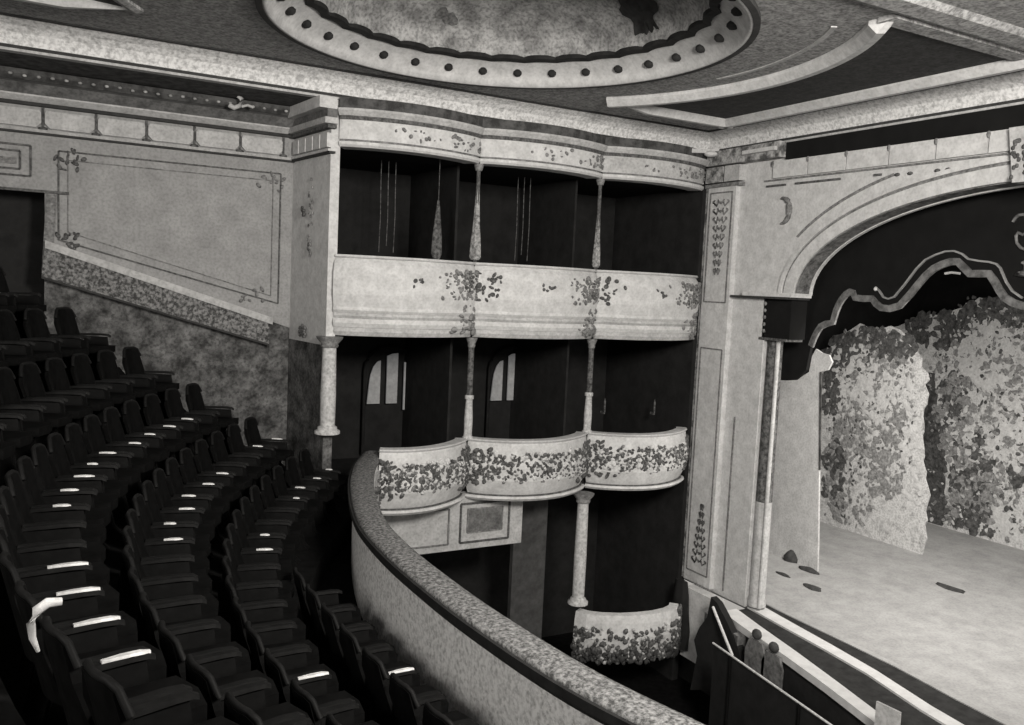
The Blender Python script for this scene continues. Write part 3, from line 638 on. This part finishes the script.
# valance with braid
def onplane(x, y, u):   # where a line of sight through the photograph meets the upright plane u = const
    d = FW+RT*((x-512)/FPX)-UP*((y-362.5)/FPX); k = u/d.x; return (d.y*k, d.z*k)
VU = 11.0
scal = [(811,346),(814,338),(817,332),(821,326),(827,323),(833,322),(836,311),(839,304),(842,299),(846,294),(851,291),(854,292),(856,297),(864,298),(873,298),(877,303),(882,307),(890,308),(900,305),(911,293),(919,283),(926,275),(934,268),(942,264),(951,261),(959,261),(965,267),(971,273),(980,273),(990,273),(996,281),(1001,290),(1006,297),(1014,302),(1023,305)]
edge = [onplane(x, y, VU) for x, y in scal]
left = [onplane(x, y, VU) for x, y in ((808,360),(806,370),(800,376),(795,380),(786,380.5),(776,380))]
half = [(11.3, left[-1][1])]+left[::-1]+edge
mir = [(2*AV-v, z) for v, z in half[::-1] if 2*AV-v < edge[-1][0]-.02]
low = half+mir
t = thing('stage_valance', (VU, AV, 1.9), 'black scalloped stage valance with pale braid under the arch', 'valance')
m = MB(); m.prism([(11.3, 2.6)]+low+[(2*AV-11.3, 2.6)], 0, VU, VU+.06); m.build('cloth', 'curtain_black', t)
def braid(pts, du, dz, wd, nm, mt_, th=.03):
    m = MB(); rings = []; n_ = len(pts)
    for i, (v, z) in enumerate(pts):
        a = pts[max(i-1, 0)]; b = pts[min(i+1, n_-1)]; e = Vector((b[0]-a[0], b[1]-a[1]))
        e = e.normalized() if e.length > 0 else Vector((1, 0)); nn = Vector((-e.y, e.x)); nn = nn if nn.y > 0 else -nn
        rings.append([(VU-th, v+nn.x*dz, z+nn.y*dz), (VU-th, v+nn.x*(dz+wd), z+nn.y*(dz+wd)), (VU+.01, v+nn.x*(dz+wd), z+nn.y*(dz+wd)), (VU+.01, v+nn.x*dz, z+nn.y*dz)])
    m.loft(rings); m.build(nm, mt_, t)
full = edge+[(2*AV-v, z) for v, z in edge[::-1] if 2*AV-v < edge[-1][0]-.02]
braid(full, 0, -.06, .1, 'braid', 'braid')
up = [(x, y) for x, y in ((876,287),(880,291),(884,297),(889,299),(895,297),(905,285),(917,269),(926,260),(936,255),(946,251.5),(955,251),(963,254),(969,259),(980,261),(990,262),(997,264),(1001,268),(1004,275),(1007,282),(1013,291),(1023,298))]
upp = [onplane(x, y, VU) for x, y in up]
braid(upp, 0, -.012, .024, 'braid_line', 'braid_thin'); braid([(2*AV-v, z) for v, z in upp[::-1]], 0, -.012, .024, 'braid_line', 'braid_thin')
sc = [onplane(x, y, VU-.02) for x, y in ((1013,222),(1015,218),(1019,215),(1024,214.5),(1030,217),(1032,224),(1029,231),(1023,235),(1018,232),(1016,236),(1017,243),(1021,248),(1027,250),(1034,247))]
MB().tube([(VU-.02, a, b) for a, b in sc], .022, 6).build('scroll_motif', 'braid', t)
tas = [onplane(x, y, VU-.02) for x, y in ((1023,262),(1026,266),(1024,272),(1016,274),(1030,276))]
MB().tube([(VU-.02, a, b) for a, b in tas], .03, 6).build('tassel', 'braid', t)
kn = onplane(876, 289, VU-.02); m = MB(); m.blob((VU-.03, kn[0], kn[1]), (.03, .03, .03), 8, 6); m.build('knob', 'plaster_white', t)
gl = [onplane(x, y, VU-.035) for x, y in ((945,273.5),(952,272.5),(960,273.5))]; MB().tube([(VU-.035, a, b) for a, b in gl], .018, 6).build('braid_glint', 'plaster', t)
# second, plain border further upstage and dark stage house
tag(MB().box((14.2, -1, .8), (14.26, 14, 3.2)).build('stage_border', 'curtain_black'), 'plain black border cloth hanging upstage of the valance', 'border cloth')
for nm, a, b, lab in (('wall_stage_rear', (20, -1.5, -5.3), (20.2, 14.6, 3.4), 'dark rear wall of the stage house'), ('wall_stage_side', (10.65, 14.4, -5.3), (20, 14.6, 3.4), 'dark side wall of the stage house'), ('ceiling_stage', (10.65, -1.5, 3.3), (20, 14.6, 3.5), 'dark ceiling of the stage house')):
    tag(MB().box(a, b).build(nm, 'curtain_black'), lab, 'ceiling' if 'ceiling' in nm else 'wall', kind='structure')
# scenery
def flat(name, pix, u, m_, label, th=.04, parts=()):
    poly = [onplane(x, y, u) for x, y in pix]
    poly = [(min(v, 14.3), max(z, -5.1)) for v, z in poly]
    cv_ = sum(v for v, z in poly)/len(poly)
    t = thing(name, (u, cv_, -5.1), label, 'stage flat', 'painted scenery flats')
    MB().prism(poly, 0, u, u+th).build('canvas', m_, t)
    for nm, px, mm in parts:
        q = [onplane(x, y, u) for x, y in px]; q = [(v, max(z, -5.08)) for v, z in q]
        MB().prism(q, 0, u-.012, u+.005).build(nm, mm, t)
    return t
flat('plain_wing', [(740,600),(815,600),(818,545),(819,470),(820,372),(828,370),(832,362),(829,355),(822,353),(816,349),(812,356),(809,372),(798,379),(740,372)], 13.0, 'flat_plain', 'plain pale wing flat standing just behind the proscenium', parts=(('worn_edge', [(819,470),(820,372),(822,372),(820.5,470)], 'trunk_paint'),))
random.seed(11)
def rag(pts, amp, step=6):
    out = []
    for (x0, y0), (x1, y1) in zip(pts[:-1], pts[1:]):
        n = max(1, int(math.hypot(x1-x0, y1-y0)/step))
        for k in range(n): out.append((x0+(x1-x0)*k/n+random.uniform(-amp, amp), y0+(y1-y0)*k/n+random.uniform(-amp, amp)))
    return out+[pts[-1]]
def clump(cx, cy, rx, ry, n=16): return [(cx+rx*cos(2*pi*k/n)*random.uniform(.65, 1.15), cy+ry*sin(2*pi*k/n)*random.uniform(.65, 1.15)) for k in range(n)]
def dabs(m_, u, spots, size, seed, par):
    """leaf-shaped dabs of scene paint around clusters given as (x, y, rx, ry, count)"""
    rnd = random.Random(seed); m = MB()
    for cx, cy, rx, ry, n in spots:
        for _ in range(n):
            a = rnd.uniform(0, 2*pi); q = math.sqrt(rnd.random()); v, z = onplane(cx+rx*q*cos(a), cy+ry*q*sin(a), u)
            if z < -5.0: continue
            s_ = size*rnd.uniform(.4, 1.3); rot = rnd.uniform(0, pi); e = rnd.uniform(.35, .9); k_ = 7
            d = rnd.uniform(.004, .02)
            pts = [(v+s_*(cos(b)*cos(rot)-e*sin(b)*sin(rot))*rnd.uniform(.7, 1.2), z+s_*(cos(b)*sin(rot)+e*sin(b)*cos(rot))*rnd.uniform(.7, 1.2)) for b in [2*pi*i/k_ for i in range(k_)]]
            m.add([(u-d, a_, b_) for a_, b_ in pts]+[(u-d-.004, v, z)], [(i, (i+1) % k_, k_) for i in range(k_)])
    return stuff(m.build('painted_leaves', m_, par))
tw = [(800,640)]+[(921,580),(922,560)]+rag([(924,545),(928,500),(924,455),(921,430),(925,405),(927,380),(918,352),(905,335),(890,326),(872,330),(858,322),(845,334),(832,345),(825,365),(800,372)], 2.2)
T = flat('tree_wing', tw, 16.0, 'leaf_pale', 'painted tree wing flat with pale ground behind the plain wing')
dabs('leaf_dark', 16, [(838,352,15,18,70),(866,345,28,16,130),(900,345,18,14,60),(830,390,11,24,70),(834,475,11,38,60)], .11, 1, T)
dabs('leaf_mid', 16, [(865,430,36,26,80),(885,475,18,26,75),(838,470,14,50,80),(900,425,9,22,40),(850,520,26,24,15),(870,365,40,20,70)], .10, 2, T)
dabs('leaf_light', 16, [(885,400,34,36,90),(860,365,30,20,70),(912,460,10,80,50),(870,390,30,14,60)], .12, 3, T)
dabs('leaf_mid', 16, [(870,400,48,60,230),(850,480,32,50,120),(868,350,42,24,120),(885,440,30,60,120)], .055, 12, T)
dabs('leaf_dark', 16, [(868,360,44,26,90),(840,440,18,80,70),(880,440,36,50,50)], .05, 13, T)
bd = [(880,640),(1180,640),(1180,300)]+rag([(1180,300),(1024,296),(1000,300),(978,296),(955,308),(940,316),(925,312),(905,322),(880,330)], 3)
T = flat('backdrop', bd, 18.5, 'leaf_pale', 'painted woodland backdrop filling the rear of the stage', parts=(
    ('painted_trunk', rag([(921,380),(926,372),(935,372),(937,395),(939,430),(944,470),(946,505),(936,540),(922,540),(924,500),(921,455),(924,420),(921,380)], 1.5, 5), 'trunk_paint'),))
dabs('leaf_mid', 18.5, [(955,420,20,48,110),(985,350,50,40,70),(978,480,26,36,110),(1010,410,22,50,25),(1060,430,60,120,90),(955,520,36,24,80)], .12, 5, T)
dabs('leaf_dark', 18.5, [(940,330,36,18,130),(1000,312,40,14,120),(952,400,16,26,60),(972,465,22,32,120),(958,525,36,24,170),(1018,477,12,13,40),(935,470,10,60,80),(1080,380,50,60,60)], .12, 6, T)
dabs('leaf_light', 18.5, [(985,355,30,36,170),(1008,440,20,40,80),(960,435,12,40,40),(1000,530,24,22,50),(1080,460,60,60,90)], .15, 7, T)
dabs('leaf_mid', 18.5, [(980,400,55,80,380),(985,500,50,50,200),(1070,430,50,110,160)], .065, 15, T)
dabs('leaf_dark', 18.5, [(975,420,50,90,170),(970,510,48,40,130),(985,320,50,24,100)], .06, 16, T)
dabs('leaf_light', 18.5, [(985,400,50,90,200),(960,490,36,60,80)], .06, 17, T)
def onfloor(x, y, z):
    d = FW+RT*((x-512)/FPX)-UP*((y-362.5)/FPX); k = z/d.z; return (d.x*k, d.y*k)
# dark low things on the stage floor
for k, (x, y, rx, ry, rz, lab) in enumerate(((792, 561, .13, .16, .22, 'dark heaped cloth on the stage floor, tallest of the dark patches'), (809, 571, .1, .22, .07, 'dark flat bundle lying right of the heaped cloth on stage'), (783, 575, .06, .16, .04, 'small dark strip on stage floor left of the heaped cloth'), (812, 588, .1, .2, .05, 'dark flat bundle on the stage floor nearest the footlights'), (950, 588, .12, .3, .02, 'faint dark strip lying on the open stage floor'))):
    u, v = onfloor(x, y, -5.1); m = MB(); n_ = 12; rings = []
    for z, f in ((0, 1), (.35, 1.02), (.7, .7), (1, .25)):
        rings.append([(u+rx*f*(1+.2*sin(3*a+k))*cos(a), v+ry*f*(1+.15*sin(4*a+k))*sin(a), -5.1+rz*z) for a in [2*pi*j/n_ for j in range(n_)]])
    m.loft(rings, smooth=True); tag(m.build('stage_bundle', 'prop_dark'), lab, 'bundle', 'dark bundles on the stage')

# ------------------------------------------------------------------ orchestra pit and stalls
tag(MB().box((-7, -2.5, -7.1), (10.4, 14.5, -7.0)).build('floor_stalls', 'carpet'), 'dark stalls floor below the balcony', 'floor', kind='structure')
RZ = -5.2
a_ = onfloor(713, 643, RZ); b_ = onfloor(838, 730, RZ)
t = thing('pit_rail', (a_[0], (a_[1]+b_[1])/2, -7), 'thin white brass rail with dark curtain along the orchestra pit', 'rail')
dv = (b_[0]-a_[0])/(b_[1]-a_[1]); end = (a_[0]+dv*(2.0-a_[1]), 2.0)
MB().tube([(a_[0], a_[1], RZ), (end[0], end[1], RZ)], .016, 6).build('top_rail', 'arm_pale', t)
m = MB(); m.prism([(a_[0]+.02, a_[1]), (a_[0]+.05, a_[1]), (end[0]+.05, end[1]), (end[0]+.02, end[1])], 2, -7, RZ-.05); m.build('curtain', 'drape_dark', t)
for k in range(5):
    f = (k+.3)/5; m = MB(); m.tube([(a_[0]+(end[0]-a_[0])*f, a_[1]+(end[1]-a_[1])*f, -7), (a_[0]+(end[0]-a_[0])*f, a_[1]+(end[1]-a_[1])*f, RZ)], .02, 6); m.build('post', 'iron', t)
# dark triangular tent of the pit stair with its sloping handrail
q = [onplane(x, y, 9.5) for x, y in ((711, 597), (717, 603), (727, 622), (738, 648), (741, 662), (728, 690), (690, 690), (697, 656), (694, 640), (699, 628), (707, 617))]
t = thing('pit_stair_hood', (9.6, q[0][0], -7), 'dark pointed curtain over the pit stair with a sloping white handrail', 'curtain')
MB().prism(q, 0, 9.5, 9.62).build('hood_cloth', 'drape_dark', t)
h0 = onplane(713, 607, 9.46); h1 = onplane(732.5, 656, 9.3)
MB().tube([(9.46, h0[0], h0[1]), (9.3, h1[0], h1[1])], .025, 6).build('handrail', 'arm_pale', t)
# two chairs of the pit
def pit_chair(x, y, lab):
    c_ = onplane(x, y, 9.4); t = thing('pit_chair', (9.4, c_[0], -7), lab, 'chair', 'chairs in the orchestra pit'); v, z = c_
    MB().blob((9.4, v, z-.02), (.06, .09, .08), 10, 6).build('back_top', 'prop_dark', t)
    m = MB(); m.prism([(v-.19, z-.75), (v+.19, z-.75), (v+.2, z-.3), (v+.13, z-.12), (v-.13, z-.12), (v-.2, z-.3)], 0, 9.38, 9.42); m.build('backrest', 'pit_grey', t)
    MB().box((9.12, v-.17, z-.85), (9.42, v+.17, z-.78)).build('seat', 'prop_dark', t)
    for du in (9.13, 9.38):
        for dw in (-.15, .15): MB().box((du, v+dw-.02, -7), (du+.04, v+dw+.02, z-.85)).build('leg', 'prop_dark', t)
pit_chair(757, 633, 'grey pit chair with dark rounded top, the left of two'); pit_chair(774, 646, 'grey pit chair with dark rounded top, the right of two')
c_ = onplane(889, 707, 8.75)
t = thing('music_stand', (8.75, c_[0], -7), 'pale sheet on a music stand below the stage edge', 'music stand')
MB().prism([(c_[0]-.16, c_[1]-.35), (c_[0]+.16, c_[1]-.35), (c_[0]+.16, c_[1]), (c_[0]-.16, c_[1]+.01)], 0, 8.73, 8.76).build('sheet', 'plaster', t)
MB().tube([(8.77, c_[0], -7), (8.77, c_[0], c_[1]-.3)], .02, 6).build('stem', 'iron', t)

# ------------------------------------------------------------------ balcony rail
RV = [-1.5, .3, 2.2, 3.6, 4.4, 5.4, 6.2, 7.3, 8.3, 9.75, 10.8, 11.62]
RU = [5.2, 4.3, 3.6, 3.22, 3.04, 2.94, 2.91, 2.93, 3.05, 3.45, 3.85, 4.27]
path = [(inter(v, RV, RU), v) for v in [-1.5+13.12*k/90 for k in range(91)]]
# right-hand normal of a path running towards +v points to +u (the stage)
t = thing('balcony_rail', (3.0, 6, -4.0), 'broad curving balcony parapet with dark plush cap and pale inner face', 'balcony parapet')
MB().loft(sweep(path, [(-.1, -2.53), (-.1, -3.55), (.12, -3.9), (.12, -2.53)])).build('parapet', 'rail_face', t)
MB().loft(sweep(path, [(-.1, -2.58), (-.135, -2.58), (-.165, -2.54), (-.165, -2.475), (-.1, -2.475)])).build('cap_edge', 'cap_dark', t)
MB().loft(sweep(path, [(-.14, -2.49), (-.13, -2.45), (-.06, -2.43), (.08, -2.43), (.14, -2.45), (.15, -2.5), (.1, -2.53), (-.1, -2.53)]), smooth=True).build('plush_cap', 'plush_cap', t)
MB().loft(sweep(path, [(.11, -2.62), (.16, -2.62), (.16, -3.4), (.11, -3.5)])).build('outer_panel', 'plaster', t)
relief(path[60:], .45, 1, -3.3, -2.7, 120, .165, .05, 'outer_foliage', 'ornament_dark', t)

# ------------------------------------------------------------------ stepped gallery floor and seats
def rowu(j, v):
    if j < 0: return inter(min(v, 11.6), RV, RU)-.64
    return 1.5-.69*j+.065*(v-5.5)**2
def rowz(j): return -3.40 if j < 0 else -3.10+.44*j
t = thing('floor_gallery', (1, 6, -7), 'dark stepped gallery floor beneath the seat rows', 'floor', kind='structure')
vs = [-1+13.9*k/40 for k in range(41)]
for j in range(-1, 9):
    rings = []
    for v in vs:
        vr = v; v = min(v, 11.0)
        f = rowu(j, v)+.33 if j > 0 else (min(rowu(j, v)+.42, inter(v, RV, RU)-.12) if j == 0 else inter(min(v, 11.6), RV, RU)-.105)
        b = rowu(j+1, v)+(.33 if j+1 > 0 else .42)
        if j == 8: b = f-.9
        z = rowz(j); v = vr; rings.append([(b-.02, v, z), (f, v, z), (f, v, z-.5), (b-.02, v, z-.5)])
    MB().loft(rings).build('tier', 'carpet', t)
def make_seat():
    """tip-up seat facing +X, origin on the floor under the middle of the seat"""
    parts = []
    W_ = .183
    m = MB(); rings = []
    for k in range(9):                                    # curved back with rounded top corners
        s_ = -1+2*k/8; y = W_*s_; dx = -.05*(1-s_*s_); top = .86-.10*max(0, abs(s_)-.55)**2/.2; top -= .05 if abs(s_) > .99 else 0
        rings.append([(-.17+dx, y, .40), (-.14+dx, y, .40), (-.24+dx, y, top), (-.275+dx, y, top)])
    m.loft(rings, smooth=False); parts.append(('backrest', m, 'seat_leather'))
    m = MB(); m.tube([(-.255-.05*(1-s_*s_), W_*s_, .868-.10*max(0, abs(s_)-.55)**2/.2) for s_ in [-1+2*k/8 for k in range(9)]], .016, 6); parts.append(('crest_rail', m, 'seat_wood'))
    m = MB(); m.loft([[(-.14, -W_+.01, z0), (-.14, W_-.01, z0), (.24, W_-.02, z0), (.27, 0, z0), (.24, -W_+.02, z0)] for z0 in (.40, .43, .47)]); parts.append(('seat', m, 'seat_leather'))
    for s_ in (-1, 1):
        m = MB(); m.prism([(-.2, 0), (.18, 0), (.12, .06), (.06, .3), (.14, .42), (.12, .56), (-.2, .56), (-.14, .3)], 1, s_*(W_+.012)-.012, s_*(W_+.012)+.012); parts.append(('standard', m, 'iron'))
        m = MB(); c = s_*(W_+.012)
        m.loft([[(x, c-hw, z), (x, c+hw, z), (x, c+hw*.8, z+.022), (x, c-hw*.8, z+.022)] for x, hw, z in ((-.2, .02, .565), (-.1, .024, .57), (.06, .028, .575), (.13, .024, .57), (.16, .012, .555))]); parts.append(('armrest', m, 'ARM'))
    return parts
SP = make_seat(); SMESH = []
for nm, m, mt_ in SP:
    o = m.build(nm, 'seat_wood' if mt_ == 'ARM' else mt_, None, local=True); SMESH.append((nm, o.data, mt_)); C.objects.unlink(o); bpy.data.objects.remove(o)
GLINT = []
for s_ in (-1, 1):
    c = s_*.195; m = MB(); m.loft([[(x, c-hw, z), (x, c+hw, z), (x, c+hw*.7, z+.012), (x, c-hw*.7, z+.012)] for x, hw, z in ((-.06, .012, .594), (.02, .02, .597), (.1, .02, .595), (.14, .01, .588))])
    o = m.build('arm_highlight', 'arm_pale', None, local=True); GLINT.append(o.data); bpy.data.objects.remove(o)  # pale strip standing in for the highlight on an armrest
NUM = 'first second third fourth fifth sixth seventh eighth ninth tenth eleventh twelfth thirteenth fourteenth fifteenth sixteenth seventeenth eighteenth nineteenth twentieth'.split()
ROWN = {-1: 'front row at the rail', 0: 'second row', 1: 'third row', 2: 'fourth row', 3: 'fifth row', 4: 'sixth row', 5: 'seventh row', 6: 'eighth row'}
def px(p):
    p = Vector(p); d = p.dot(FW); return (512+FPX*p.dot(RT)/d, 362.5-FPX*p.dot(UP)/d) if d > .3 else (-999, 999)
random.seed(3)
for j in range(-1, 7):
    for k in range(18):
        v = 10.75-.445*k; u = rowu(j, v); z = rowz(j)
        x, y = px((u, v, z+.7))
        if x < -30 or y > 770 or (j < 0 and v > 7.4): continue
        t = thing('theatre_seat', (u, v, z), f'dark tip-up theatre seat, {ROWN[j]}, {NUM[k if j >= 0 else k-8]} from the side wall', 'seat', 'dark seats of the gallery')
        t.rotation_euler = (0, 0, -math.atan(.13*(v-5.5) if j >= 0 else (rowu(j, v+.1)-rowu(j, v-.1))/.2))
        ai = 0
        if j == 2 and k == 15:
            t['label'] = 'dark theatre seat with a painted highlight along its curved back edge, fourth row by the lower left corner'
            MB().tube([(-.19, -.19, .86), (-.24, -.19, .865), (-.28, -.19, .84), (-.30, -.19, .79), (-.295, -.19, .73), (-.275, -.19, .67)], .02, 7, taper=[.9, 1.1, 1.1, .9, .7, .4]).build('back_edge_highlight', 'arm_pale', None, local=True).parent = t  # pale tube paints a curved highlight on the seat back
        for nm, d, mt_ in SMESH:
            o = bpy.data.objects.new(nm, d); C.objects.link(o); o.parent = t
            if mt_ == 'ARM':
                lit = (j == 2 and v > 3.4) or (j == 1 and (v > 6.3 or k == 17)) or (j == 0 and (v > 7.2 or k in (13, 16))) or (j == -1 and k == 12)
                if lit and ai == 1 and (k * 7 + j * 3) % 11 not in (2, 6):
                    c_ = bpy.data.objects.new('arm_highlight', GLINT[ai]); C.objects.link(c_); c_.parent = o
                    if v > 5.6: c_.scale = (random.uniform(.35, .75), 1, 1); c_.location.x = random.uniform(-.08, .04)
                ai += 1
